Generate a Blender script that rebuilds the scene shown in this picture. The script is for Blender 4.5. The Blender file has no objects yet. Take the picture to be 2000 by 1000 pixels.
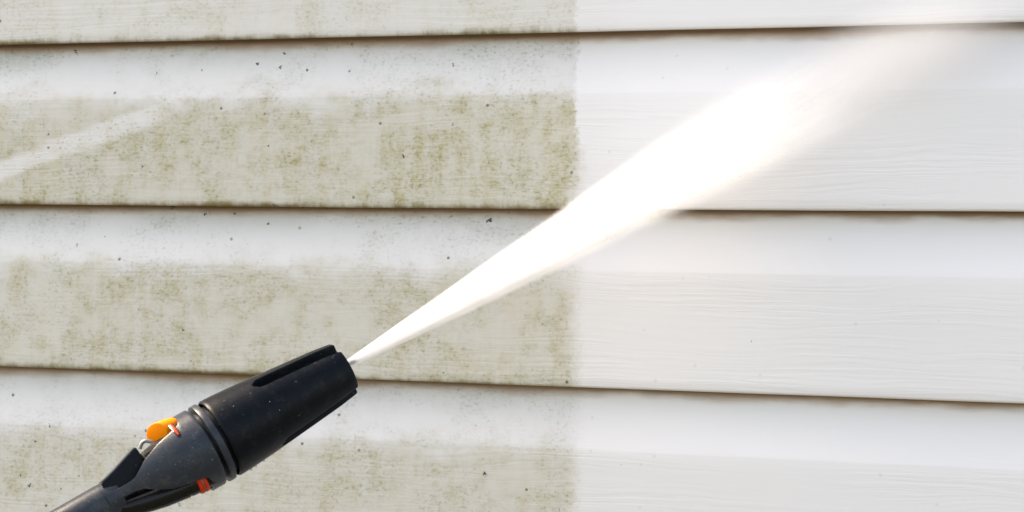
import bpy, math, random
import numpy as np
from mathutils import Vector, Matrix, noise

S = bpy.context.scene
COL = S.collection
rnd = random.Random(7)

# ------------------------------------------------------------------ camera
F, CX, CY = 3000.0, 1000.0, 500.0            # focal length and centre in photo pixels (2000 wide)
CAM_D, CAM_H = 1.0915, 1.30                   # metres from the wall, metres above the ground
# camera-space (right, up, forward) directions of the wall's horizontal and of the vertical
_ex = Vector((11921.0, -175.0, -F)).normalized()
_c = 0.035
_ez = Vector((-(-175.0 - F * _c) / 11921.0, 1.0, _c)).normalized()
_ey = _ez.cross(_ex)                                   # right-handed in world terms, sign fixed below
if _ey.z < 0:
    _ey = -_ey
RT = Vector((_ex.x, _ey.x, _ez.x))
UP = Vector((_ex.y, _ey.y, _ez.y))
FW = Vector((_ex.z, _ey.z, _ez.z))
CAM = Vector((0.0, -CAM_D, CAM_H))

cam = bpy.data.cameras.new("camera")
cam.sensor_width = 36.0
cam.lens = 36.0 * F / 2000.0
cam.clip_start, cam.clip_end = 0.02, 500.0
cam.dof.use_dof = True
cam.dof.aperture_fstop = 16.0
cam.dof.focus_distance = 0.98
cam_ob = bpy.data.objects.new("camera", cam)
COL.objects.link(cam_ob)
cam_ob.matrix_world = Matrix((
    (RT.x, UP.x, -FW.x, CAM.x), (RT.y, UP.y, -FW.y, CAM.y), (RT.z, UP.z, -FW.z, CAM.z), (0, 0, 0, 1)))
S.camera = cam_ob

# ------------------------------------------------------------------ sky, sun, exposure
TO_SUN = Vector((-0.70, 0.018, 0.70)).normalized()   # high, from the left, just behind the wall's plane
SUN_EL = math.asin(TO_SUN.z)
SUN_ROT = math.atan2(TO_SUN.x, TO_SUN.y)
world = bpy.data.worlds.new("World")
S.world = world
world.use_nodes = True
wn = world.node_tree
wn.nodes.clear()
sky = wn.nodes.new("ShaderNodeTexSky")
sky.sky_type = 'NISHITA'
sky.sun_disc = False
sky.sun_elevation = SUN_EL
sky.sun_rotation = SUN_ROT
sky.air_density = 1.0
sky.dust_density = 2.2
sky.ozone_density = 1.0
bg = wn.nodes.new("ShaderNodeBackground")
bg.inputs[1].default_value = 0.15
wo = wn.nodes.new("ShaderNodeOutputWorld")
wn.links.new(sky.outputs[0], bg.inputs[0])
wn.links.new(bg.outputs[0], wo.inputs[0])

sun = bpy.data.lights.new("sun", 'SUN')
sun.energy = 2.4
sun.angle = math.radians(0.53)
sun.color = (1.0, 0.975, 0.94)
sun_ob = bpy.data.objects.new("sun", sun)
COL.objects.link(sun_ob)
sun_ob.location = (-2, -1, 6)
sun_ob.rotation_euler = (-TO_SUN).to_track_quat('-Z', 'Y').to_euler()

S.view_settings.view_transform = 'Standard'
S.view_settings.look = 'None'
S.view_settings.gamma = 1.0
S.view_settings.use_curve_mapping = False
S.view_settings.exposure = 1.88
S.view_settings.use_white_balance = True
S.view_settings.white_balance_temperature = 8200
S.view_settings.white_balance_tint = 14.0
S.render.engine = 'CYCLES'
S.cycles.use_denoising = True
S.cycles.max_bounces = 16
S.cycles.diffuse_bounces = 8
S.cycles.transmission_bounces = 12
S.cycles.sample_clamp_indirect = 10.0
S.cycles.volume_bounces = 10
S.cycles.volume_max_steps = 256

# ------------------------------------------------------------------ helpers
def ray(px, py):
    return FW + RT * ((px - CX) / F) + UP * ((CY - py) / F)

def at_depth(px, py, d):
    return CAM + ray(px, py) * d

def on_wall(px, py, y=-0.0190):
    r = ray(px, py)
    return CAM + r * ((y - CAM.y) / r.y)

def project(p):
    v = p - CAM
    d = v.dot(FW)
    return CX + F * v.dot(RT) / d, CY - F * v.dot(UP) / d, d

def lerp_tab(tab, x):
    for (x0, y0), (x1, y1) in zip(tab, tab[1:]):
        if x <= x1:
            t = max(0.0, (x - x0) / (x1 - x0))
            return y0 + (y1 - y0) * t
    return tab[-1][1]

def smooth_tab(tab, x):
    for (x0, y0), (x1, y1) in zip(tab, tab[1:]):
        if x <= x1:
            t = min(1.0, max(0.0, (x - x0) / (x1 - x0)))
            t = t * t * (3 - 2 * t)
            return y0 + (y1 - y0) * t
    return tab[-1][1]

class MB:
    def __init__(s):
        s.v, s.f = [], []
    def add(s, vs, fs):
        b = len(s.v)
        s.v += [tuple(v) for v in vs]
        s.f += [tuple(b + i for i in f) for f in fs]
    def grid(s, rows, close=False):
        n = len(rows[0])
        b = len(s.v)
        for r in rows:
            s.v += [tuple(p) for p in r]
        for i in range(len(rows) - 1):
            for j in range(n if close else n - 1):
                k = (j + 1) % n
                s.f.append((b + i * n + j, b + i * n + k, b + (i + 1) * n + k, b + (i + 1) * n + j))
    def lathe(s, prof, n=96, cap=True, cy=0.0, cz=0.0):
        rows = []
        for a, r in prof:
            rows.append([(a, cy - r * math.cos(2 * math.pi * j / n), cz + r * math.sin(2 * math.pi * j / n)) for j in range(n)])
        b = len(s.v)
        s.grid(rows, True)
        if cap:
            s.f.append(tuple(range(b, b + n)))
            m = b + (len(rows) - 1) * n
            s.f.append(tuple(reversed(range(m, m + n))))
    def box(s, x0, x1, y0, y1, z0, z1):
        s.add([(x, y, z) for x in (x0, x1) for y in (y0, y1) for z in (z0, z1)],
              [(0, 1, 3, 2), (4, 6, 7, 5), (0, 4, 5, 1), (2, 3, 7, 6), (0, 2, 6, 4), (1, 5, 7, 3)])
    def tube(s, pts, r, n=12):
        pts = [Vector(p) for p in pts]
        rows = []
        side = None
        for i, p in enumerate(pts):
            t = (pts[min(i + 1, len(pts) - 1)] - pts[max(i - 1, 0)]).normalized()
            if side is None:
                side = t.cross(Vector((0.3, 0.2, 0.93))).normalized()
            side = (side - t * side.dot(t)).normalized()
            up = t.cross(side)
            rr = r[i] if isinstance(r, (list, tuple)) else r
            rows.append([p + side * (rr * math.cos(2 * math.pi * j / n)) + up * (rr * math.sin(2 * math.pi * j / n)) for j in range(n)])
        b = len(s.v)
        s.grid(rows, True)
        s.f.append(tuple(range(b, b + n)))
        m = b + (len(rows) - 1) * n
        s.f.append(tuple(reversed(range(m, m + n))))
    def blob(s, c, r, sq=(1, 1, 1), jit=0.0):
        fi = (1 + 5 ** .5) / 2
        base = [(-1, fi, 0), (1, fi, 0), (-1, -fi, 0), (1, -fi, 0), (0, -1, fi), (0, 1, fi), (0, -1, -fi), (0, 1, -fi),
                (fi, 0, -1), (fi, 0, 1), (-fi, 0, -1), (-fi, 0, 1)]
        fs = [(0, 11, 5), (0, 5, 1), (0, 1, 7), (0, 7, 10), (0, 10, 11), (1, 5, 9), (5, 11, 4), (11, 10, 2), (10, 7, 6), (7, 1, 8),
              (3, 9, 4), (3, 4, 2), (3, 2, 6), (3, 6, 8), (3, 8, 9), (4, 9, 5), (2, 4, 11), (6, 2, 10), (8, 6, 7), (9, 8, 1)]
        k = r / 1.902
        s.add([(c[0] + p[0] * k * sq[0] * (1 + rnd.uniform(-jit, jit)), c[1] + p[1] * k * sq[1] * (1 + rnd.uniform(-jit, jit)),
                c[2] + p[2] * k * sq[2] * (1 + rnd.uniform(-jit, jit))) for p in base], fs)
    def build(s, name, mat, parent=None, smooth=True, angle=40):
        me = bpy.data.meshes.new(name)
        me.from_pydata(s.v, [], s.f)
        me.validate()
        me.update()
        import bmesh
        bm = bmesh.new()
        bm.from_mesh(me)
        bmesh.ops.recalc_face_normals(bm, faces=bm.faces)
        bm.to_mesh(me)
        bm.free()
        if smooth:
            me.shade_smooth()
            me.set_sharp_from_angle(angle=math.radians(angle))
        o = bpy.data.objects.new(name, me)
        COL.objects.link(o)
        if mat:
            me.materials.append(mat)
        if parent:
            o.parent = parent
        return o

def bevel(o, w, seg=2, ang=40):
    m = o.modifiers.new("bevel", 'BEVEL')
    m.width, m.segments, m.limit_method, m.angle_limit = w, seg, 'ANGLE', math.radians(ang)
    m.harden_normals = False
    return o

def empty(name, loc, label, cat):
    o = bpy.data.objects.new(name, None)
    COL.objects.link(o)
    o.location = loc
    o["label"], o["category"] = label, cat
    o.empty_display_size = 0.1
    return o

# ------------------------------------------------------------------ material helpers
class NT:
    def __init__(s, name):
        s.m = bpy.data.materials.new(name)
        s.m.use_nodes = True
        s.t = s.m.node_tree
        s.t.nodes.clear()
        s.out = s.t.nodes.new("ShaderNodeOutputMaterial")
        s.bsdf = s.t.nodes.new("ShaderNodeBsdfPrincipled")
        s.t.links.new(s.bsdf.outputs[0], s.out.inputs[0])
    def set(s, **kw):
        for k, v in kw.items():
            i = s.bsdf.inputs[k.replace("_", " ")]
            s.plug(i, v)
    def plug(s, sock, v):
        if isinstance(v, bpy.types.NodeSocket):
            s.t.links.new(v, sock)
        elif isinstance(v, tuple) and len(v) == 3 and sock.type == 'RGBA':
            sock.default_value = (*v, 1)
        else:
            sock.default_value = v
    def math(s, op, a, b=0.0, c=0.0, clamp=False):
        n = s.t.nodes.new("ShaderNodeMath")
        n.operation, n.use_clamp = op, clamp
        for k, v in enumerate((a, b, c)):
            s.plug(n.inputs[k], v)
        return n.outputs[0]
    def mul(s, *a):
        r = a[0]
        for b in a[1:]:
            r = s.math('MULTIPLY', r, b)
        return r
    def add(s, a, b): return s.math('ADD', a, b)
    def sub(s, a, b): return s.math('SUBTRACT', a, b)
    def step(s, x, lo, hi, a=0.0, b=1.0):
        n = s.t.nodes.new("ShaderNodeMapRange")
        n.interpolation_type = 'SMOOTHSTEP'
        for k, v in zip(("Value", "From Min", "From Max", "To Min", "To Max"), (x, lo, hi, a, b)):
            s.plug(n.inputs[k], v)
        return n.outputs[0]
    def vec(s, kind='pos'):
        if kind == 'pos':
            return s.t.nodes.new("ShaderNodeNewGeometry").outputs["Position"]
        return s.t.nodes.new("ShaderNodeTexCoord").outputs["Object"]
    def scale(s, v, sc, off=(0, 0, 0)):
        n = s.t.nodes.new("ShaderNodeMapping")
        s.t.links.new(v, n.inputs[0])
        n.inputs["Scale"].default_value = sc
        n.inputs["Location"].default_value = off
        return n.outputs[0]
    def noise(s, v, sc=1.0, detail=4.0, rough=0.55, dist=0.0):
        n = s.t.nodes.new("ShaderNodeTexNoise")
        s.t.links.new(v, n.inputs["Vector"])
        n.inputs["Scale"].default_value = sc
        n.inputs["Detail"].default_value = detail
        n.inputs["Roughness"].default_value = rough
        n.inputs["Distortion"].default_value = dist
        return n.outputs["Fac"]
    def voro(s, v, sc=1.0, rand=1.0):
        n = s.t.nodes.new("ShaderNodeTexVoronoi")
        s.t.links.new(v, n.inputs["Vector"])
        n.inputs["Scale"].default_value = sc
        n.inputs["Randomness"].default_value = rand
        return n.outputs["Distance"], n.outputs["Color"]
    def mix(s, f, a, b):
        n = s.t.nodes.new("ShaderNodeMix")
        n.data_type = 'RGBA'
        s.plug(n.inputs[0], f)
        s.plug(n.inputs[6], a)
        s.plug(n.inputs[7], b)
        return n.outputs[2]
    def sep(s, v):
        n = s.t.nodes.new("ShaderNodeSeparateXYZ")
        s.t.links.new(v, n.inputs[0])
        return n.outputs
    def attr(s, name):
        n = s.t.nodes.new("ShaderNodeAttribute")
        n.attribute_name = name
        return n.outputs["Fac"]
    def bump(s, h, strength, dist, base=None):
        n = s.t.nodes.new("ShaderNodeBump")
        s.t.links.new(h, n.inputs["Height"])
        n.inputs["Strength"].default_value = strength
        n.inputs["Distance"].default_value = dist
        if base:
            s.t.links.new(base, n.inputs["Normal"])
        return n.outputs[0]

COURSE = 0.127
LAP = on_wall(1000, 406.5).z                       # height of the lap edge that crosses the middle of the picture
RUB_A, RUB_B = on_wall(0, 335), on_wall(330, 212)
EDGE_X = on_wall(1126, 480).x                    # where the washed part of the wall begins

# ------------------------------------------------------------------ siding material
def siding_material():
    m = NT("vinyl_siding")
    P = m.vec('pos')
    x, y, z = m.sep(P)
    v = m.attr("prof")                            # 0 under the lap above, 1 at the lower lip, beyond 1 the lip's underside
    # washed / unwashed border, slightly wandering
    wob = m.noise(m.scale(P, (3, 0, 7)), 1.0, 2.0)
    fine = m.noise(P, 260.0, 3.0, 0.7)
    e = m.add(m.sub(x, EDGE_X), m.add(m.mul(m.sub(wob, 0.5), 0.034), m.mul(m.sub(fine, 0.5), 0.014)))
    ew_ = m.step(m.noise(m.scale(P, (2, 0, 9), (5, 0, 2)), 1.0, 2.0), 0.40, 0.62, 0.002, 0.012)
    dirty = m.step(e, m.mul(ew_, -1.0), m.mul(ew_, 0.8), 1.0, 0.0)
    half = m.mul(m.step(e, 0.0, 0.05, 1.0, 0.0), 0.10)
    # profile zones
    fe = m.mul(m.sub(m.noise(m.scale(P, (22, 1, 40)), 1.0, 4.0, 0.65), 0.5), 0.55)
    flat = m.step(m.add(v, fe), 0.24, 0.46)
    isflat = m.step(v, 0.33, 0.40)
    topb = m.step(v, 0.02, 0.24, 1.0, 0.0)
    # dirt layers: broad patches, blotches, horizontal grain, fine specks
    big = m.noise(m.scale(P, (7, 1, 11)), 1.0, 4.0, 0.6)
    patch = m.step(m.noise(m.scale(P, (15, 1, 17), (0.7, 0, 0.3)), 1.0, 9.0, 0.70, 0.3), 0.34, 0.60)
    blot = m.noise(m.scale(P, (62, 1, 70)), 1.0, 7.0, 0.70, 0.3)
    drip = m.noise(m.scale(P, (75, 1, 11)), 1.0, 5.0, 0.65)
    grain = m.noise(m.scale(P, (95, 1, 560)), 1.0, 4.0, 0.7)
    speck = m.noise(m.scale(P, (330, 1, 430)), 1.0, 3.0, 0.7)
    mid = m.step(m.add(m.mul(blot, 0.75), m.mul(drip, 0.25)), 0.40, 0.62)
    fin = m.step(m.add(m.mul(grain, 0.55), m.mul(speck, 0.45)), 0.40, 0.62)
    film = m.mul(m.add(0.15, m.mul(patch, 0.85)), m.add(0.25, m.mul(mid, 0.75)), m.add(0.40, m.mul(fin, 0.60)))
    wipe = m.step(m.noise(m.scale(P, (7, 1, 22), (3.1, 0, 1.7)), 1.0, 3.0, 0.5, 0.6), 0.55, 0.66)
    film = m.mul(film, m.sub(1.0, m.mul(wipe, 0.7)))
    zone = m.add(m.mul(flat, 0.55), m.add(0.40, m.mul(topb, m.step(big, 0.38, 0.62, 0.25, 0.85))))
    film = m.mul(m.add(m.mul(film, 0.70), 0.47), zone, m.attr("grime"))
    dots = m.mul(m.step(speck, 0.545, 0.66), m.step(m.add(m.mul(blot, 0.6), m.mul(patch, 0.30)), 0.38, 0.60), m.add(m.mul(flat, 0.40), m.add(0.42, m.mul(topb, 0.45))))
    green = m.step(blot, 0.46, 0.60)
    # one long diagonal rub mark
    dz = m.sub(m.sub(z, RUB_A.z), m.mul(m.sub(x, RUB_A.x), (RUB_B.z - RUB_A.z) / (RUB_B.x - RUB_A.x)))
    dz = m.add(dz, m.mul(m.sub(m.noise(m.scale(P, (14, 1, 60)), 1.0, 4.0, 0.65), 0.5), 0.022))
    rub = m.mul(m.step(m.math('ABSOLUTE', dz), 0.004, 0.011, 1.0, 0.0), m.step(x, RUB_B.x - 0.02, RUB_B.x + 0.02, 1.0, 0.0), m.step(x, RUB_A.x - 0.05, RUB_A.x - 0.01))
    film = m.mul(film, m.sub(1.0, m.mul(rub, 0.62)))
    # sparse dark spots of mildew
    vd, vc = m.voro(m.scale(P, (1, 0.05, 1)), 110.0)
    cr = m.sep(vc)
    spots = m.mul(m.step(m.sub(vd, m.mul(cr[1], 0.11)), 0.0, 0.06, 1.0, 0.0), m.step(cr[0], 0.90, 0.93))
    # algae on the lower lip
    lip = m.step(m.add(v, m.mul(m.sub(blot, 0.5), 0.06)), 0.950, 0.988)
    lip = m.mul(lip, m.step(m.add(m.mul(drip, 0.5), m.mul(big, 0.6)), 0.40, 0.66))
    # seam shade painted below the lap along with dried dirt, ragged lower edge
    mud_shade_n = m.noise(m.scale(P, (30, 1, 160)), 1.0, 5.0, 0.65)
    mud_shade_w = m.add(0.035, m.mul(m.sub(m.noise(m.scale(P, (14, 1, 5)), 1.0, 3.0), 0.45), 0.11))
    mud_shade = m.step(m.add(v, m.mul(m.sub(mud_shade_n, 0.5), 0.05)), m.sub(mud_shade_w, 0.03), m.add(mud_shade_w, 0.03), 1.0, 0.0)
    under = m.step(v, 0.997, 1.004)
    # colour
    tint = m.noise(m.scale(P, (5, 1, 18)), 1.0, 4.0)
    c = m.mix(tint, (0.66, 0.655, 0.645), (0.71, 0.705, 0.70))
    c = m.mix(half, c, (0.55, 0.53, 0.47))
    olive = m.mix(m.step(drip, 0.4, 0.62), (0.36, 0.345, 0.225), (0.34, 0.305, 0.15))
    olive = m.mix(flat, (0.37, 0.385, 0.34), olive)
    c = m.mix(m.mul(film, dirty, 1.0), c, olive)
    dcol = m.mix(green, (0.17, 0.17, 0.14), (0.20, 0.18, 0.05))
    c = m.mix(m.mul(dots, dirty, m.attr("grime"), 0.72), c, dcol)
    c = m.mix(m.mul(lip, dirty, 0.95), c, (0.16, 0.125, 0.035))
    c = m.mix(m.mul(mud_shade, 0.70), c, (0.30, 0.185, 0.11))
    c = m.mix(m.mul(m.step(m.add(v, m.mul(m.sub(mud_shade_n, 0.5), 0.03)), 0.004, 0.036, 1.0, 0.0), 0.58), c, (0.20, 0.125, 0.065))  # darkest core of the painted seam shade, in dirt brown
    c = m.mix(m.mul(under, 0.9), c, (0.13, 0.085, 0.04))  # lip underside browned for grime and the shade of the gap
    c = m.mix(m.mul(spots, m.add(m.mul(dirty, 0.75), 0.12)), c, (0.09, 0.10, 0.095))
    # moulded wood grain
    warp = m.noise(m.scale(P, (6, 1, 30)), 1.0, 2.0)
    gz = m.add(m.mul(z, 1.0), m.mul(warp, 0.022))
    comb = m.t.nodes.new("ShaderNodeCombineXYZ")
    m.plug(comb.inputs[0], m.mul(x, 9.0))
    m.plug(comb.inputs[1], 0.0)
    m.plug(comb.inputs[2], m.mul(gz, 330.0))
    g1 = m.noise(comb.outputs[0], 1.0, 3.0, 0.55)
    g2 = m.step(g1, 0.36, 0.60)
    h = m.mul(g2, m.add(m.mul(isflat, 0.8), 0.2), m.step(m.noise(m.scale(P, (5, 1, 26), (1, 0, 4)), 1.0, 3.0), 0.36, 0.62, 0.25, 1.2))
    nrm = m.bump(h, 0.16, 0.0006)
    m.set(Base_Color=c, Roughness=m.add(0.42, m.mul(film, dirty, 0.4)), Normal=nrm)
    m.bsdf.inputs["Specular IOR Level"].default_value = 0.35
    return m.m

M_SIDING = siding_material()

# ------------------------------------------------------------------ ground
def ground_material():
    m = NT("dry_lawn")
    P = m.vec('pos')
    n = m.noise(P, 1.3, 6.0, 0.6)
    f = m.noise(P, 90.0, 4.0, 0.7)
    c = m.mix(n, (0.065, 0.058, 0.030), (0.100, 0.085, 0.050))
    c = m.mix(m.mul(f, 0.4), c, (0.05, 0.045, 0.025))
    m.set(Base_Color=c, Roughness=0.9, Normal=m.bump(f, 0.4, 0.004))
    return m.m
g = MB()
g.add([(-150, -150, 0), (150, -150, 0), (150, 150, 0), (-150, 150, 0)], [(0, 1, 2, 3)])
go = g.build("ground", ground_material(), smooth=False)
go["kind"] = "structure"

# ------------------------------------------------------------------ wall of dutch-lap siding
X0, X1 = -3.2, 3.2
wall = empty("siding_wall", (0, 0, 0), "white lapped vinyl siding wall, left half grimy with algae, right half washed clean", "wall")

def profile(wave_lip, wave_cove):
    """(y, drop below the course's top, prof value) from behind the lap above down to the lip's underside"""
    H = COURSE
    pts = [(-0.0087, -0.012, -0.09), (-0.0091, -0.004, -0.03)]
    cove = 0.345 * H
    for k in range(0, 13):
        t = k / 12.0
        pts.append((-0.0095 - 0.0086 * t ** 1.45 + wave_cove * t, cove * t, 0.345 * t))
    pts.append((-0.0183 + wave_cove, cove + 0.0013, 0.357))
    for t in (0.1, 0.25, 0.45, 0.65, 0.82, 0.93):
        pts.append((-0.0184 - 0.0022 * t + wave_cove * (1 - t), cove + 0.0015 + (H - cove - 0.0035) * t, 0.36 + 0.61 * t))
    b = H + wave_lip
    pts += [(-0.0206, b - 0.0018, 0.978), (-0.0203, b - 0.0009, 0.988), (-0.0197, b - 0.0003, 0.995), (-0.0189, b, 1.0),
            (-0.0150, b - 0.0004, 1.01), (-0.0112, b - 0.0010, 1.03), (-0.0103, b - 0.0012, 1.05), (-0.0099, b - 0.012, 1.06)]
    return pts

def board_mesh(seed, grime=0.9):
    xs = list(np.linspace(X0, -0.75, 24)) + list(np.linspace(-0.73, 0.73, 180)) + list(np.linspace(0.75, X1, 24))
    rows, prof = [], []
    for x in xs:
        wl = 0.0007 * noise.noise((x * 2.1, seed * 3.7, 0.3)) + 0.0003 * noise.noise((x * 9.0, seed * 1.9, 4.1))
        wc = 0.0009 * noise.noise((x * 2.6, seed * 5.3, 7.7)) + 0.0004 * noise.noise((x * 8.0, seed * 2.3, 1.7))
        row = []
        for (yy, dz, pv) in profile(wl, wc):
            row.append((float(x), yy, -dz))
            prof.append(pv)
        rows.append(row)
    mb = MB()
    mb.grid(rows)
    me = bpy.data.meshes.new("siding_board")
    me.from_pydata(mb.v, [], mb.f)
    me.update()
    at = me.attributes.new("prof", 'FLOAT', 'POINT')
    at.data.foreach_set("value", prof)
    ag_ = me.attributes.new("grime", 'FLOAT', 'POINT')
    ag_.data.foreach_set("value", [grime] * len(prof))
    me.shade_smooth()
    me.set_sharp_from_angle(angle=math.radians(50))
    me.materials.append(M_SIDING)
    return me

n_down = int((LAP - 0.18) / COURSE)
bottom = LAP - n_down * COURSE
n_rows = 15
shared = [board_mesh(100 + k) for k in range(2)]
for k in range(n_rows):
    top = bottom + k * COURSE
    rel = round((top - LAP) / COURSE)
    me = board_mesh(k, {2: 0.50, 1: 1.0, 0: 0.92, -1: 0.80}.get(rel, 0.85)) if -3 <= rel <= 3 else shared[k % 2]
    o = bpy.data.objects.new("siding_board", me)
    COL.objects.link(o)
    o.location = (0, 0, top)
    o.parent = wall
WALL_TOP = bottom + (n_rows - 1) * COURSE

def plain(name, col, rough, spec=0.5, metal=0.0):
    m = NT(name)
    P = m.vec('obj')
    n = m.noise(P, 40.0, 4.0, 0.6)
    c = m.mix(n, tuple(k * 0.85 for k in col), tuple(min(1, k * 1.12) for k in col))
    m.set(Base_Color=c, Roughness=m.add(rough - 0.06, m.mul(n, 0.14)), Metallic=metal)
    m.bsdf.inputs["Specular IOR Level"].default_value = spec
    return m.m
M_TRIM = plain("white_trim", (0.70, 0.70, 0.69), 0.45)
M_FOOT = plain("concrete_footing", (0.33, 0.32, 0.30), 0.9)
b = MB(); b.box(X0, X1, 0.003, 0.10, 0.17, WALL_TOP); b.build("sheathing", M_TRIM, wall, False)
b = MB(); b.box(X0, X1, 0.012, 0.14, 0.0, 0.165); b.build("footing", M_FOOT, wall, False)
for sx in (-1, 1):
    b = MB(); xx = X1 * sx
    b.box(min(xx, xx + 0.08 * sx), max(xx, xx + 0.08 * sx), -0.024, 0.11, 0.0, WALL_TOP + 0.004)
    bevel(b.build("corner_post", M_TRIM, wall), 0.004)
b = MB(); b.box(X0 + 0.002, X1 - 0.002, -0.026, 0.102, WALL_TOP + 0.003, WALL_TOP + 0.10)
bevel(b.build("frieze_board", M_TRIM, wall), 0.004)

# crumbs of dirt sticking to the boards (placed by the photograph's larger specks)
M_CRUMB = plain("dark_dirt", (0.075, 0.082, 0.08), 0.9, 0.2)
big_specks = [(957, 428, 8), (788, 304, 4.5), (503, 125, 5), (548, 134, 5), (556, 104, 4), (150, 103, 5), (186, 352, 5),
              (945, 925, 5), (400, 418, 5), (458, 417, 4.5), (335, 406, 5), (525, 437, 4), (595, 407, 5), (395, 138, 3.5),
              (306, 142, 3.0), (517, 222, 3), (525, 284, 3), (150, 478, 3.5), (205, 463, 2.5), (357, 643, 3.5), (408, 668, 2.5),
              (136, 152, 3), (884, 243, 3), (885, 128, 3), (762, 20, 4), (868, 2, 4), (688, 86, 4), (993, 415, 3.5),
              (97, 832, 3.5), (68, 862, 3.5), (58, 949, 4), (120, 953, 3), (40, 928, 3), (929, 832, 3), (1092, 998, 3),
              (1367, 755, 2.5), (1995, 19, 3), (600, 138, 3), (1213, 908, 2.5), (1468, 667, 2.5), (600, 12, 2)]
cr = MB()
def wall_y(px, py):
    """depth of the board surface seen at that pixel"""
    yy = -0.0190
    for _ in range(3):
        p = on_wall(px, py, yy)
        d = (LAP - p.z) % COURSE
        t = d / (0.345 * COURSE)
        yy = -0.0095 - 0.0086 * t ** 1.45 if t < 1 else -0.0195
    return on_wall(px, py, yy)
def crumb(p, r):
    n_ = rnd.choice((4, 5, 6)) if r > 0.0009 else rnd.choice((1, 2, 2, 3))
    a_ = rnd.uniform(0, 3.14)
    for _ in range(n_):
        u_, w_ = rnd.gauss(0, 0.75) * r, rnd.gauss(0, 0.35) * r
        q = p + Vector((u_ * math.cos(a_) - w_ * math.sin(a_), 0, u_ * math.sin(a_) + w_ * math.cos(a_)))
        cr.blob(q, r * rnd.uniform(0.25, 0.6), (rnd.uniform(0.6, 1.4), 0.55, rnd.uniform(0.6, 1.4)), 0.35)
for px, py, r in big_specks:
    crumb(wall_y(px, py), r * 0.00031)
for _ in range(70):
    px = rnd.uniform(0, 1120)
    base = rnd.choice((90, 402, 718, -230)) + (px * 0.01 if px else 0)
    py = base + abs(rnd.gauss(0, 1)) * 70 + 12
    crumb(wall_y(px, py), rnd.uniform(0.7, 1.8) * 0.00027)
co = cr.build("dirt_crumbs", M_CRUMB, wall)
co["kind"] = "stuff"

# ------------------------------------------------------------------ pressure washer wand
def plastic(name, col, rough, dust, spec=0.10):
    m = NT(name)
    P = m.vec('obj')
    n = m.noise(P, 130.0, 5.0, 0.65)
    f = m.noise(P, 1500.0, 3.0, 0.7)
    d = m.mul(m.step(m.add(m.mul(n, 0.7), m.mul(f, 0.5)), 0.58, 0.86), dust)
    vd, vc = m.voro(P, 420.0)
    c4 = m.sep(vc)
    grit = m.mul(m.step(vd, 0.05, 0.16, 1.0, 0.0), m.step(c4[0], 0.94, 0.955), min(1.0, dust * 6))
    c = m.mix(d, col, (0.23, 0.215, 0.19))
    c = m.mix(m.mul(grit, 0.7), c, (0.42, 0.38, 0.32))
    m.set(Base_Color=c, Roughness=m.add(rough, m.mul(n, 0.16)), Normal=m.bump(f, 0.35, 0.0003))
    m.bsdf.inputs["Specular IOR Level"].default_value = spec
    return m.m
M_BLACK = plastic("black_plastic", (0.0032, 0.0048, 0.0068), 0.27, 0.06)
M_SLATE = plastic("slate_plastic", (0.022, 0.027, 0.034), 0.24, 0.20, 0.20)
M_GLOSS = plastic("gloss_black_plastic", (0.005, 0.0055, 0.006), 0.10, 0.02, 0.22)
M_RING = plastic("dusty_ring_plastic", (0.008, 0.008, 0.009), 0.60, 0.30, 0.06)
M_ORANGE = plastic("orange_plastic", (0.95, 0.25, 0.008), 0.36, 0.03)
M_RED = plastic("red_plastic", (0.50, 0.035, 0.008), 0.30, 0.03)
M_STEEL = plain("dull_steel", (0.26, 0.25, 0.235), 0.5, 0.5, 0.7)
M_RUBBER = plain("hose_rubber", (0.02, 0.02, 0.02), 0.55)

TIP_D, TILT = 0.900, math.radians(23.0)
tip = at_depth(671, 720, TIP_D)
_q = at_depth(222, 974, TIP_D)
_flat = (tip - _q).normalized()                          # direction across the picture
AX = (_flat * math.cos(TILT) + FW * math.sin(TILT)).normalized()
# aim the axis so that it projects on the photographed centre line
for _ in range(6):
    p2 = tip - AX * 0.18
    u, w, d = project(p2)
    tx = 671 + (u - 671)
    ty = 720 + (974 - 720) / (222 - 671.0) * (u - 671)
    AX = (tip - (p2 + UP * (w - ty) * d / F)).normalized()
AY = (FW - AX * FW.dot(AX)).normalized()                 # away from the camera
AZ = AX.cross(AY)
if AZ.z < 0:
    AZ = -AZ
wand_m = Matrix(((AX.x, AY.x, AZ.x, tip.x), (AX.y, AY.y, AZ.y, tip.y), (AX.z, AY.z, AZ.z, tip.z), (0, 0, 0, 1)))
wand_inv = wand_m.inverted()
wand = empty("pressure_washer_wand", (0, 0, 0), "black pressure washer wand with orange tab and slotted nozzle spraying the siding", "pressure washer")
wand.matrix_world = wand_m

# measured units: s along the wand, radius in the same units (1/2.778 photo pixel); 1263 is the tip
def s_of(a):
    u, w, d = project(tip + AX * a)
    zx, zy = (u - 100) * 2.778, (w - 640) * 2.778
    return zx * 0.866 - zy * 0.5
def A(s):
    lo, hi = -0.60, 0.05
    for _ in range(40):
        mid = (lo + hi) / 2
        if s_of(mid) < s: lo = mid
        else: hi = mid
    return (lo + hi) / 2
def K(s):
    return project(tip + AX * A(s))[2] / F / 2.778
_ca = {}
def AK(s):
    s = round(s, 1)
    if s not in _ca:
        _ca[s] = (A(s), K(s))
    return _ca[s]
def L(s, y, z):
    a, k = AK(s)
    return Vector((a, y * k, z * k))
def lathe_s(mb, prof, n=96, cap=True):
    mb.lathe([(AK(s)[0], r * AK(s)[1]) for s, r in prof], n, cap)

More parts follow.
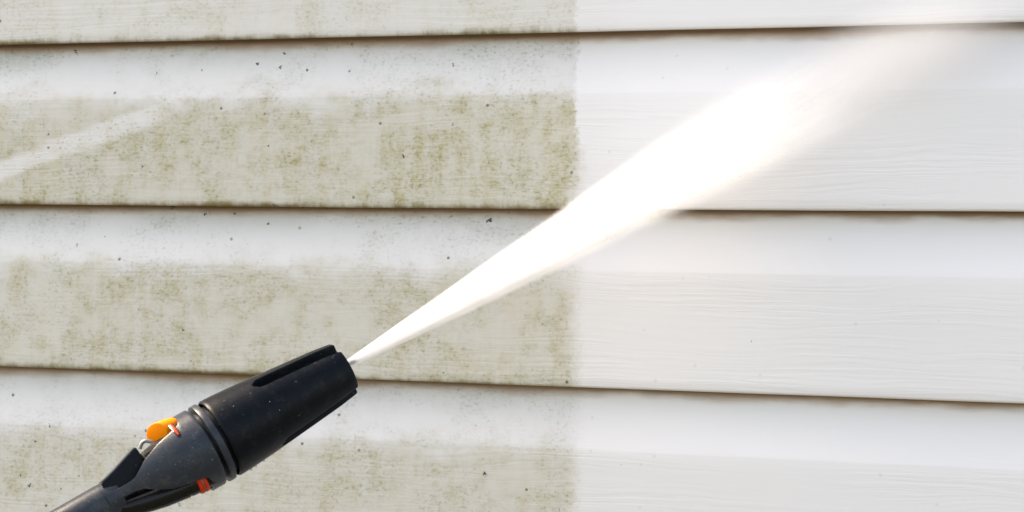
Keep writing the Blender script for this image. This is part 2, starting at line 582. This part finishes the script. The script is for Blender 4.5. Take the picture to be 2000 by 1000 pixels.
# --- nozzle sleeve with three long open slots
SL_R = [(484, 219), (488, 225), (496, 228), (560, 226), (700, 215), (950, 190), (1147, 170), (1235, 157), (1255, 153), (1263, 147)]
GROOVES = (51.0, 51.0 - 120.0, 51.0 + 120.0)
ss = [484, 486, 488, 492, 496] + list(np.linspace(510, 770, 22)) + list(np.linspace(776, 850, 26)) + list(np.linspace(862, 1240, 34)) + [1248, 1255, 1259, 1263]
phis = []
for gc in sorted(gg % 360 for gg in GROOVES):
    phis += list(np.linspace(gc - 20, gc + 20, 81)) + list(np.linspace(gc + 22, gc + 98, 39))
def groove_depth(s, ph, r):
    dmin = 1.0
    for gc in GROOVES:
        dp = (ph - gc + 180) % 360 - 180
        arc = math.radians(dp) * r
        hw = 40.0
        s0 = 806.0
        if s < s0:
            dist = math.hypot(arc, (s - s0)) - hw
        else:
            dist = abs(arc) - hw
        t = min(1.0, max(0.0, -dist / 7.0))
        dmin = min(dmin, 1 - t * t * (3 - 2 * t) * 0.24)
    return dmin
mb = MB()
rows = []
for s in ss:
    r = lerp_tab(SL_R, s)
    a, k = AK(float(s))
    row = []
    for ph in phis:
        rr = r * groove_depth(s, ph, r) * k
        q = math.radians(ph)
        row.append((a, -rr * math.cos(q), rr * math.sin(q)))
    rows.append(row)
# the open mouth: rim turns inward and runs back to a recessed face
a, k = AK(1263.0)
for aa, rr in ((0.0, 108), (-0.0006, 104), (-0.012, 98), (-0.012, 30), (-0.012, 2)):
    rows.append([(a + aa, -rr * k * math.cos(math.radians(ph)), rr * k * math.sin(math.radians(ph))) for ph in phis])
mb.grid(rows, True)
sleeve = mb.build("nozzle_sleeve", M_BLACK, wand, angle=35)
# spray orifice inside the mouth
mb = MB(); lathe_s(mb, [(1160, 28), (1200, 26), (1206, 20), (1206, 4)], 32)
mb.build("orifice", M_STEEL, sleeve)

# --- core, grooves and collar ring
mb = MB(); lathe_s(mb, [(300, 190), (404, 196), (430, 196), (470, 196), (520, 196)], 96)
mb.build("inner_neck", M_BLACK, wand)
mb = MB(); lathe_s(mb, [(424, 195), (425, 225), (427, 228.5), (430, 229.5), (458, 229.5), (461, 228.5), (463, 225), (464, 195)], 128, False)
mb.build("collar_ring", M_SLATE, wand, angle=30)

# --- body shell: two side cheeks joined by a round collar, open on top and below
R_SH = [(-215, 119), (-190, 120), (-150, 124), (-90, 134), (0, 162), (80, 186), (160, 206), (240, 220), (310, 227), (392, 228), (398, 226), (402, 221)]
PH_U = [(-215, 40), (-206, 30), (-195, 22), (-149, 17), (-60, 15), (-30, 17), (57, 34), (157, 43), (231, 46), (285, 49), (306, 52), (316, 58), (322, 70)]
PH_L = [(-215, -14), (-190, -9), (-149, -8), (-60, -9), (-18, -12), (30, -23), (112, -34), (200, -37), (287, -38), (306, -42), (322, -52)]
rows_s = [-215, -211, -206, -200, -195, -185, -170] + list(range(-150, 290, 10)) + [290, 298, 306, 311, 316, 319, 322] + [328, 336, 350, 365, 380, 392, 396, 399, 402]
NS, NT_, NB = 36, 20, 20
mb = MB()
vid, fid = [], []
for s in rows_s:
    a, k = AK(float(s))
    r = smooth_tab(R_SH, s) if s > 380 else lerp_tab(R_SH, s)
    # soften the piecewise profile
    if -200 < s < 300:
        r = sum(lerp_tab(R_SH, s + o) for o in (-28, -14, 0, 14, 28)) / 5
    pu, pl = lerp_tab(PH_U, s), lerp_tab(PH_L, s)
    ph = [pl + (pu - pl) * j / NS for j in range(NS)]
    ph += [pu + (180 - 2 * pu) * j / NT_ for j in range(NT_)]
    ph += [180 - pu + (pu - pl) * j / NS for j in range(NS)]
    ph += [180 - pl + (180 + 2 * pl) * j / NB for j in range(NB)]
    vid.append([(a, -r * k * math.cos(math.radians(q)), r * k * math.sin(math.radians(q))) for q in ph])
n = len(vid[0])
for row in vid:
    mb.v += row
for i in range(len(rows_s) - 1):
    for j in range(n):
        seg = 0 if j < NS else 1 if j < NS + NT_ else 2 if j < 2 * NS + NT_ else 3
        if rows_s[i] < 322 and seg in (1, 3):
            continue
        k2 = (j + 1) % n
        mb.f.append((i * n + j, i * n + k2, (i + 1) * n + k2, (i + 1) * n + j))
shell = mb.build("body_shell", M_SLATE, wand, angle=50)
import bmesh
bm = bmesh.new(); bm.from_mesh(shell.data)
bmesh.ops.delete(bm, geom=[v_ for v_ in bm.verts if not v_.link_faces], context='VERTS')
# normals outward
for f_ in bm.faces:
    c_ = f_.calc_center_median()
    if f_.normal.dot(Vector((0, c_.y, c_.z))) < 0:
        f_.normal_flip()
bm.to_mesh(shell.data); bm.free()
so = shell.modifiers.new("thickness", 'SOLIDIFY'); so.thickness, so.offset = 0.0013, -1.0
bevel(shell, 0.0005, 2, 50)

# --- inner core seen through the openings
mb = MB()
lathe_s(mb, [(-240, 60), (-150, 60), (-60, 60), (20, 64), (66, 80), (72, 140), (160, 160), (240, 178), (330, 196), (400, 200)], 96)
mb.build("inner_core", M_RING, wand)
# --- ridge standing up in the upper opening
W = 80
top = [(-200, 96), (-190, 110), (-150, 119), (-90, 137), (-30, 157), (20, 174), (50, 183), (60, 176), (64, 150), (64, 10), (-200, 10)]
mb = MB()
left = [L(s, -W - 0.0, z) for s, z in top]
right = [L(s, W + 0.0, z) for s, z in top]
nn = len(top)
mb.add(left + right, [tuple(range(nn)), tuple(reversed(range(nn, 2 * nn)))] + [(i, nn + i, nn + (i + 1) % nn, (i + 1) % nn) for i in range(nn)])
ridge = bevel(mb.build("ridge", M_BLACK, wand, angle=25), 0.0006, 2, 30)
mb = MB()                                                 # ridge's sunlit top, painted as a paler strip above shaded black cheeks
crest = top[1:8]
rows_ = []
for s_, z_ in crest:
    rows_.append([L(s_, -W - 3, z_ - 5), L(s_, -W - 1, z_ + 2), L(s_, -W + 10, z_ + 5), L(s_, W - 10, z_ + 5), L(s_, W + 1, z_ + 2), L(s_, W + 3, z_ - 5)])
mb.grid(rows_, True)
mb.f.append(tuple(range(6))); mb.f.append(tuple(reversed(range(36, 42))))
mb.build("ridge_lit_top", M_SLATE, ridge, angle=30)
# --- lower tube with the red ring at its front end
def axis_tube(name, mat, stations, parent, n=48):
    m_ = MB(); rows_ = []
    for s, y, z, r in stations:
        a, k = AK(float(s))
        rows_.append([(a, (y - r * math.cos(2 * math.pi * j / n)) * k, (z + r * math.sin(2 * math.pi * j / n)) * k) for j in range(n)])
    m_.grid(rows_, True)
    m_.f.append(tuple(range(n)))
    q0 = (len(rows_) - 1) * n
    m_.f.append(tuple(reversed(range(q0, q0 + n))))
    return m_.build(name, mat, parent, angle=35)
def low(s, r, dr=0):
    return (s, -20 - 66 * min(1, max(0, (s + 220) / 470)), lerp_tab([(-230, -52), (-100, -88), (0, -108), (120, -130), (320, -146)], s), r)
low_t = axis_tube("lower_tube", M_GLOSS, [low(-228, 30), low(-190, 44), low(-120, 54), low(-30, 60), low(60, 62), low(186, 62), low(188, 58), low(198, 58), low(200, 62), low(240, 62), low(244, 58)], wand)
axis_tube("red_ring", M_RED, [low(242, 40), low(242, 64), low(246, 70), low(264, 72), low(268, 66), low(273, 66), low(277, 72), low(293, 70), low(297, 62), low(297, 30)], wand)
axis_tube("seal_ring", M_STEEL, [low(268, 64), low(269, 69.5), low(272, 69.5), low(273, 64)], wand)
axis_tube("lower_socket", M_GLOSS, [low(294, 56), low(330, 60), low(375, 52)], wand)

# --- orange tab: D-shaped face turned to the rear and the side, drawn out along the wand
def tab_part():
    m_ = MB()
    outline = []
    for k in range(0, 21):                                # arch of the face
        t = math.pi * (1.0 - k / 20.0)
        outline.append((72 * math.cos(t), -8 + 64 * math.sin(t)))
    outline += [(62, -34), (20, -52), (-30, -50), (-60, -30)]
    rows_ = []
    for ds, sc in ((0, 0.90), (1.5, 0.96), (5, 1.0), (40, 1.0), (74, 0.97), (90, 0.92), (98, 0.80)):
        row = []
        for u_, v_ in outline:
            s = 196 + ds + u_ * sc * 0.72
            y = -52 - u_ * sc * 0.72 + ds * 0.15
            row.append(L(s, y, 194 + v_ * sc - ds * 0.13))
        rows_.append(row)
    m_.grid(rows_, True)
    nn_ = len(outline)
    m_.f.append(tuple(range(nn_)))
    q0 = (len(rows_) - 1) * nn_
    m_.f.append(tuple(reversed(range(q0, q0 + nn_))))
    return m_.build("orange_tab", M_ORANGE, wand, angle=45)
tab = tab_part()
m_ = MB()                                                 # dark slot in the shell for the tab's wing
rows_ = []
for q, wd in ((62, 13), (54, 14), (46, 14), (38, 13), (33, 11), (31, 7)):
    row = []
    for ds, dr in ((-wd, -6), (-wd, 1.2), (-wd * 0.6, 2.0), (wd * 0.6, 2.0), (wd, 1.2), (wd, -6)):
        a0, k0 = AK(276.0 + ds)
        r0 = 224 + dr + ds * 0.06
        row.append((a0, -r0 * k0 * math.cos(math.radians(q)), r0 * k0 * math.sin(math.radians(q))))
    rows_.append(row)
m_.grid(rows_, True)
m_.f.append(tuple(range(6))); m_.f.append(tuple(reversed(range(30, 36))))
m_.build("slot", M_GLOSS, wand, angle=30)
m_ = MB()                                                 # the tab's narrow wing in the slot, its shade painted as red plastic
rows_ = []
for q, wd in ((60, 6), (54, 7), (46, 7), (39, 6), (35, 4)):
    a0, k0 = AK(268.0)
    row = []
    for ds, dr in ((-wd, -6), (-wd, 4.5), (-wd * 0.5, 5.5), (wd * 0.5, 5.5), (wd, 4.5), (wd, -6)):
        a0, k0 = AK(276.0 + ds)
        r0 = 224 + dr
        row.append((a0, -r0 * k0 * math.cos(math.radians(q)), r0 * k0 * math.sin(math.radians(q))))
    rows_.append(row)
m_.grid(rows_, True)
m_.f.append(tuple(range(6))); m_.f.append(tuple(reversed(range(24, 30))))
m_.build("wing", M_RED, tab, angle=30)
# --- steel wire clip behind the tab
pts = []
for k in range(13):
    t = k / 12.0
    pts.append(L(76 + 72 * t, -64 - 22 * t, 162 + 30 * math.sin(math.pi * (0.04 + 0.86 * t)) - 6 * t))
mb = MB(); mb.tube(pts, 0.0011, 14)
mb.build("wire_clip", M_STEEL, wand)

# --- lance tube, trigger gun and hose beyond the lower left of the picture
mb = MB()
a0 = AK(-190.0)[0]
rl = 108 * AK(-190.0)[1]
mb.lathe([(a0 + 0.006, rl * 0.9), (a0, rl), (a0 - 0.004, rl * 1.03), (a0 - 0.03, rl * 1.0), (a0 - 0.12, rl * 0.95), (a0 - 0.34, rl * 0.95), (a0 - 0.342, rl * 1.35), (a0 - 0.40, rl * 1.35), (a0 - 0.404, rl)], 64)
mb.build("lance_tube", M_SLATE, wand)
ag = a0 - 0.40
mb = MB()
rows = []
for aa, w_, zt, zb in ((ag + 0.006, 0.010, 0.010, -0.010), (ag, 0.016, 0.017, -0.016), (ag - 0.03, 0.019, 0.022, -0.02), (ag - 0.12, 0.020, 0.026, -0.024), (ag - 0.18, 0.020, 0.024, -0.034), (ag - 0.21, 0.016, 0.012, -0.03)):
    zc, hh = (zt + zb) / 2, (zt - zb) / 2
    rows.append([(aa, w_ * math.copysign(abs(math.cos(t)) ** 0.6, math.cos(t)), zc + hh * math.copysign(abs(math.sin(t)) ** 0.6, math.sin(t))) for t in [2 * math.pi * j / 40 for j in range(40)]])
mb.grid(rows, True); mb.f.append(tuple(range(40))); mb.f.append(tuple(reversed(range(200, 240))))
gun = mb.build("gun_body", M_SLATE, wand)
mb = MB()
gp = [(ag - 0.165, -0.015), (ag - 0.175, -0.045), (ag - 0.190, -0.08), (ag - 0.21, -0.115), (ag - 0.218, -0.128)]
rows = [[(x_ + 0.017 * sc * math.cos(t), 0.014 * sc * math.sin(t), z_ + 0.006 * math.cos(t)) for t in [2 * math.pi * j / 32 for j in range(32)]] for (x_, z_), sc in zip(gp, (1.2, 1.0, 1.08, 1.05, 0.9))]
mb.grid(rows, True); mb.f.append(tuple(range(32))); mb.f.append(tuple(reversed(range(128, 160))))
mb.build("grip", M_BLACK, wand)
mb = MB(); mb.tube([(ag - 0.12, 0, -0.018), (ag - 0.128, 0, -0.04), (ag - 0.145, 0, -0.06), (ag - 0.165, 0, -0.085)], [0.006, 0.006, 0.005, 0.004], 16)
mb.build("trigger", M_ORANGE, wand)
g0 = wand_m @ Vector((gp[-1][0], 0, gp[-1][1]))
gd = (wand_m.to_3x3() @ Vector((-0.3, 0, -0.95))).normalized()
ctrl = [g0 - gd * 0.01, g0 + gd * 0.12, Vector((g0.x - 0.20, g0.y - 0.05, 0.45)), Vector((g0.x - 0.28, g0.y - 0.05, 0.10)),
        Vector((g0.x - 0.42, g0.y - 0.05, 0.0075)), Vector((g0.x - 0.9, g0.y - 0.02, 0.0075)), Vector((g0.x - 1.6, g0.y - 0.3, 0.0075))]
pts = []
cc = [ctrl[0]] + ctrl + [ctrl[-1]]
for i in range(1, len(cc) - 2):
    for k in range(14):
        t = k / 14.0
        p0, p1, p2, p3 = cc[i - 1], cc[i], cc[i + 1], cc[i + 2]
        q = 0.5 * ((2 * p1) + (p2 - p0) * t + (2 * p0 - 5 * p1 + 4 * p2 - p3) * t * t + (3 * p1 - p0 - 3 * p2 + p3) * t ** 3)
        q.z = max(q.z, 0.0062)
        pts.append(wand_inv @ q)
mb = MB(); mb.tube(pts, 0.006, 14)
mb.build("hose", M_RUBBER, wand)

# --- water beads and grit on the wand
M_BEAD = NT("water_bead")
M_BEAD.set(Base_Color=(0.85, 0.86, 0.87), Roughness=0.06)
M_BEAD.bsdf.inputs["Transmission Weight"].default_value = 0.75
M_BEAD.bsdf.inputs["IOR"].default_value = 1.33
mb = MB()
for k in range(70):
    s = rnd.uniform(500, 1240)
    ph = rnd.uniform(20, 120) if rnd.random() < 0.8 else rnd.uniform(-60, 30)
    r = lerp_tab(SL_R, s)
    if groove_depth(s, ph, r) < 0.99:
        continue
    a, kk = AK(round(s))
    q = math.radians(ph)
    mb.blob((a, -r * kk * math.cos(q), r * kk * math.sin(q)), rnd.uniform(0.00012, 0.0004))
for k in range(28):
    s = rnd.uniform(0, 380)
    ph = rnd.uniform(-30, 40)
    r = lerp_tab(R_SH, s)
    a, kk = AK(round(s))
    q = math.radians(ph)
    mb.blob((a, -r * kk * math.cos(q), r * kk * math.sin(q)), rnd.uniform(0.00012, 0.0003))
for s, ph, rr in ((560, -92, 0.0009), (590, -90, 0.0007), (640, -88, 0.0008), (120, -80, 0.0009)):
    r = lerp_tab(SL_R, s) if s > 484 else 205
    a, kk = AK(s)
    q = math.radians(ph)
    mb.blob((a, -r * kk * math.cos(q), r * kk * math.sin(q)), rr, (1, 1, 1.5))
bo = mb.build("water_beads", M_BEAD.m, wand)
bo["kind"] = "stuff"

# ------------------------------------------------------------------ water spray
spray = empty("water_spray", tuple(tip), "white fan of pressurised water shooting from the nozzle onto the siding", "water spray")
def spray_material():
    m = NT("white_water")
    m.t.nodes.remove(m.bsdf)
    d = m.t.nodes.new("ShaderNodeBsdfDiffuse"); d.inputs[0].default_value = (0.90, 0.90, 0.90, 1)
    m.t.links.new(d.outputs[0], m.out.inputs[0])
    return m.m
M_WATER = spray_material()
npr = np.random.default_rng(11)
apex = np.array(at_depth(634, 738, TIP_D - 0.006))
PATCH = [(1400, 200), (1440, 165), (1560, 110), (1720, 75), (1850, 55), (1840, 90), (1760, 160), (1650, 235), (1550, 290), (1450, 330), (1410, 270)]
P3 = np.array([np.array(on_wall(px, py, -0.018)) for px, py in PATCH])      # where the fan meets the wall
# the fan's own frame: axis, then the two principal directions of its cross-section
SX = P3.mean(0) - apex
SLEN = float(np.linalg.norm(SX)); SX /= SLEN
e1 = np.cross(SX, (0.0, 0.0, 1.0)); e1 /= np.linalg.norm(e1); e2 = np.cross(SX, e1)
uv = np.array([((p - apex) @ e1 / ((p - apex) @ SX), (p - apex) @ e2 / ((p - apex) @ SX)) for p in P3])
c_uv = uv.mean(0)
SX = SX + e1 * c_uv[0] + e2 * c_uv[1]; SX /= np.linalg.norm(SX)
e1 = np.cross(SX, (0.0, 0.0, 1.0)); e1 /= np.linalg.norm(e1); e2 = np.cross(SX, e1)
uv = np.array([((p - apex) @ e1 / ((p - apex) @ SX), (p - apex) @ e2 / ((p - apex) @ SX)) for p in P3])
ew, ev = np.linalg.eigh(np.cov(uv.T))
S1 = e1 * ev[0, 0] + e2 * ev[1, 0]; S2 = np.cross(SX, S1)
uv = np.array([((p - apex) @ S1 / ((p - apex) @ SX), (p - apex) @ S2 / ((p - apex) @ SX)) for p in P3])
HA, HB = np.sqrt(2 * ew) * np.array([1.0, 1.04])
print("SPRAY half angles", np.degrees(np.arctan([HA, HB])), "len", SLEN)
spray.matrix_world = Matrix(((SX[0], S1[0], S2[0], apex[0]), (SX[1], S1[1], S2[1], apex[1]), (SX[2], S1[2], S2[2], apex[2]), (0, 0, 0, 1)))

def to_wall(u_, v_, y=-0.017):
    """distance along the fan axis at which the ray (1, u, v) reaches the boards"""
    d = SX + S1 * u_ + S2 * v_
    return (y - apex[1]) / d[1]

def fan_material(dens):
    m = NT("spray_air")
    m.t.nodes.remove(m.bsdf)
    x, y, z = m.sep(m.vec('obj'))
    u_ = m.math('DIVIDE', y, m.add(m.mul(x, HA), 0.0013)); v_ = m.math('DIVIDE', z, m.add(m.mul(x, HB), 0.0013))
    rho = m.math('SQRT', m.add(m.mul(u_, u_), m.mul(v_, v_)))
    soft = m.step(x, 0.04, 0.40, 0.12, 0.42)
    f = m.step(rho, m.sub(1.0, soft), m.add(1.0, m.mul(soft, 0.5)), 1.0, 0.0)
    thin = m.step(x, 0.06, 0.44, 0.9, 0.115)
    # streaks that run along the rays of the fan
    cv = m.t.nodes.new("ShaderNodeCombineXYZ")
    m.plug(cv.inputs[0], m.mul(u_, 8.0)); m.plug(cv.inputs[1], m.mul(v_, 12.0)); m.plug(cv.inputs[2], m.mul(x, 3.0))
    st = m.step(m.noise(cv.outputs[0], 1.0, 3.0, 0.6), 0.35, 0.65, 0.2, 1.6)
    cv2 = m.t.nodes.new("ShaderNodeCombineXYZ")
    m.plug(cv2.inputs[0], m.mul(x, 26.0)); m.plug(cv2.inputs[1], m.mul(y, 60.0)); m.plug(cv2.inputs[2], m.mul(z, 60.0))
    puff = m.step(m.noise(cv2.outputs[0], 1.0, 4.0, 0.6), 0.34, 0.66, 0.55, 1.35)
    d = m.mul(f, thin, st, puff, m.math('DIVIDE', dens, m.add(x, 0.01)))
    pv = m.t.nodes.new("ShaderNodeVolumePrincipled")
    pv.inputs["Color"].default_value = (0.98, 0.98, 0.98, 1)
    pv.inputs["Anisotropy"].default_value = 0.0
    m.plug(pv.inputs["Density"], d)
    m.t.links.new(pv.outputs[0], m.out.inputs["Volume"])
    m.m.cycles.volume_step_rate = 0.12
    return m.m

mb = MB(); rows = []
NF = 40
for t in (0.045, 0.1, 0.2, 0.35, 0.5, 0.65, 0.8, 0.9, 1.0):
    row = []
    for j in range(NF):
        q = 2 * math.pi * j / NF
        u_, v_ = HA * 1.24 * math.cos(q), HB * 1.24 * math.sin(q)
        xx = to_wall(u_, v_) * t
        row.append((xx, xx * u_ + 0.0018 * math.cos(q), xx * v_ + 0.0018 * math.sin(q)))
    rows.append(row)
mb.grid(rows, True)
mb.f.append(tuple(range(NF))); mb.f.append(tuple(reversed(range(8 * NF, 9 * NF))))
fan = mb.build("spray_fan", fan_material(15.0), spray, angle=60)

def droplets(name, starts, dirs, length, thick, parent):
    """fine drops in the fan's own coordinates"""
    n_ = len(starts)
    ref = np.array([0.03, 0.31, 0.95])
    s1 = np.cross(dirs, ref); s1 /= np.linalg.norm(s1, axis=1)[:, None]
    s2 = np.cross(dirs, s1)
    L_, T_ = length[:, None], thick[:, None]
    V = np.stack([starts - dirs * L_ * 0.5, starts + s1 * T_, starts + (-0.5 * s1 + 0.866 * s2) * T_, starts + (-0.5 * s1 - 0.866 * s2) * T_, starts + dirs * L_ * 0.5], axis=1).reshape(-1, 3)
    Fb = np.array([[0, 2, 1], [0, 3, 2], [0, 1, 3], [4, 1, 2], [4, 2, 3], [4, 3, 1]])
    FF = (Fb[None] + (np.arange(n_) * 5)[:, None, None]).reshape(-1, 3)
    me = bpy.data.meshes.new(name)
    me.vertices.add(len(V)); me.vertices.foreach_set("co", V.astype(np.float32).ravel())
    me.loops.add(FF.size); me.loops.foreach_set("vertex_index", FF.astype(np.int32).ravel())
    me.polygons.add(len(FF)); me.polygons.foreach_set("loop_start", (np.arange(len(FF)) * 3).astype(np.int32))
    me.update(calc_edges=True)
    me.materials.append(M_WATER)
    o = bpy.data.objects.new(name, me)
    COL.objects.link(o)
    o.parent = parent
    o["kind"] = "stuff"
    return o

def make_jet(n_):
    r = np.sqrt(npr.random(n_)) * 0.90
    q = npr.random(n_) * 2 * np.pi
    u_, v_ = HA * r * np.cos(q), HB * r * np.sin(q)
    d = np.stack([np.ones(n_), u_, v_], 1)
    xw = (-0.021 - apex[1]) / (SX[1] + S1[1] * u_ + S2[1] * v_)
    t = 0.045 + 0.955 * npr.random(n_)
    keep = npr.random(n_) < np.clip(1.25 - 1.25 * t, 0.02, 1)
    d, t, xw = d[keep], t[keep], xw[keep]
    st = d * (xw * t)[:, None]
    dn = d / np.linalg.norm(d, axis=1)[:, None]
    return droplets("jet", st, dn, npr.uniform(0.0008, 0.002, len(t)), npr.uniform(0.00005, 0.00010, len(t)) * (0.7 + 0.6 * t), spray)
make_jet(110000)

# rebounding mist hanging at the boards round the point of impact
def mist_material(dens):
    m = NT("mist_air")
    m.t.nodes.remove(m.bsdf)
    x, y, z = m.sep(m.vec('obj'))
    r2 = m.math('SQRT', m.add(m.add(m.mul(x, x), m.mul(y, y)), m.mul(z, z)))
    f = m.step(r2, 0.05, 1.0, 1.0, 0.0)
    pv = m.t.nodes.new("ShaderNodeVolumePrincipled")
    pv.inputs["Color"].default_value = (0.98, 0.98, 0.98, 1)
    m.plug(pv.inputs["Density"], m.mul(f, dens))
    m.t.links.new(pv.outputs[0], m.out.inputs["Volume"])
    m.m.cycles.volume_step_rate = 0.5
    return m.m
mb = MB(); rows = []
for i in range(1, 16):
    th = math.pi * i / 16
    rows.append([(math.sin(th) * math.cos(2 * math.pi * j / 32), math.sin(th) * math.sin(2 * math.pi * j / 32), math.cos(th)) for j in range(32)])
mb.grid(rows, True); mb.f.append(tuple(range(32))); mb.f.append(tuple(reversed(range(14 * 32, 15 * 32))))
mist = mb.build("mist", mist_material(22.0), spray)
mc = on_wall(1785, 92, -0.021)
ang = math.radians(14)
mist.parent = spray
mist.matrix_world = Matrix.Translation(mc) @ Matrix.Rotation(-ang, 4, 'Y') @ Matrix.Diagonal((0.095, 0.045, 0.042, 1))
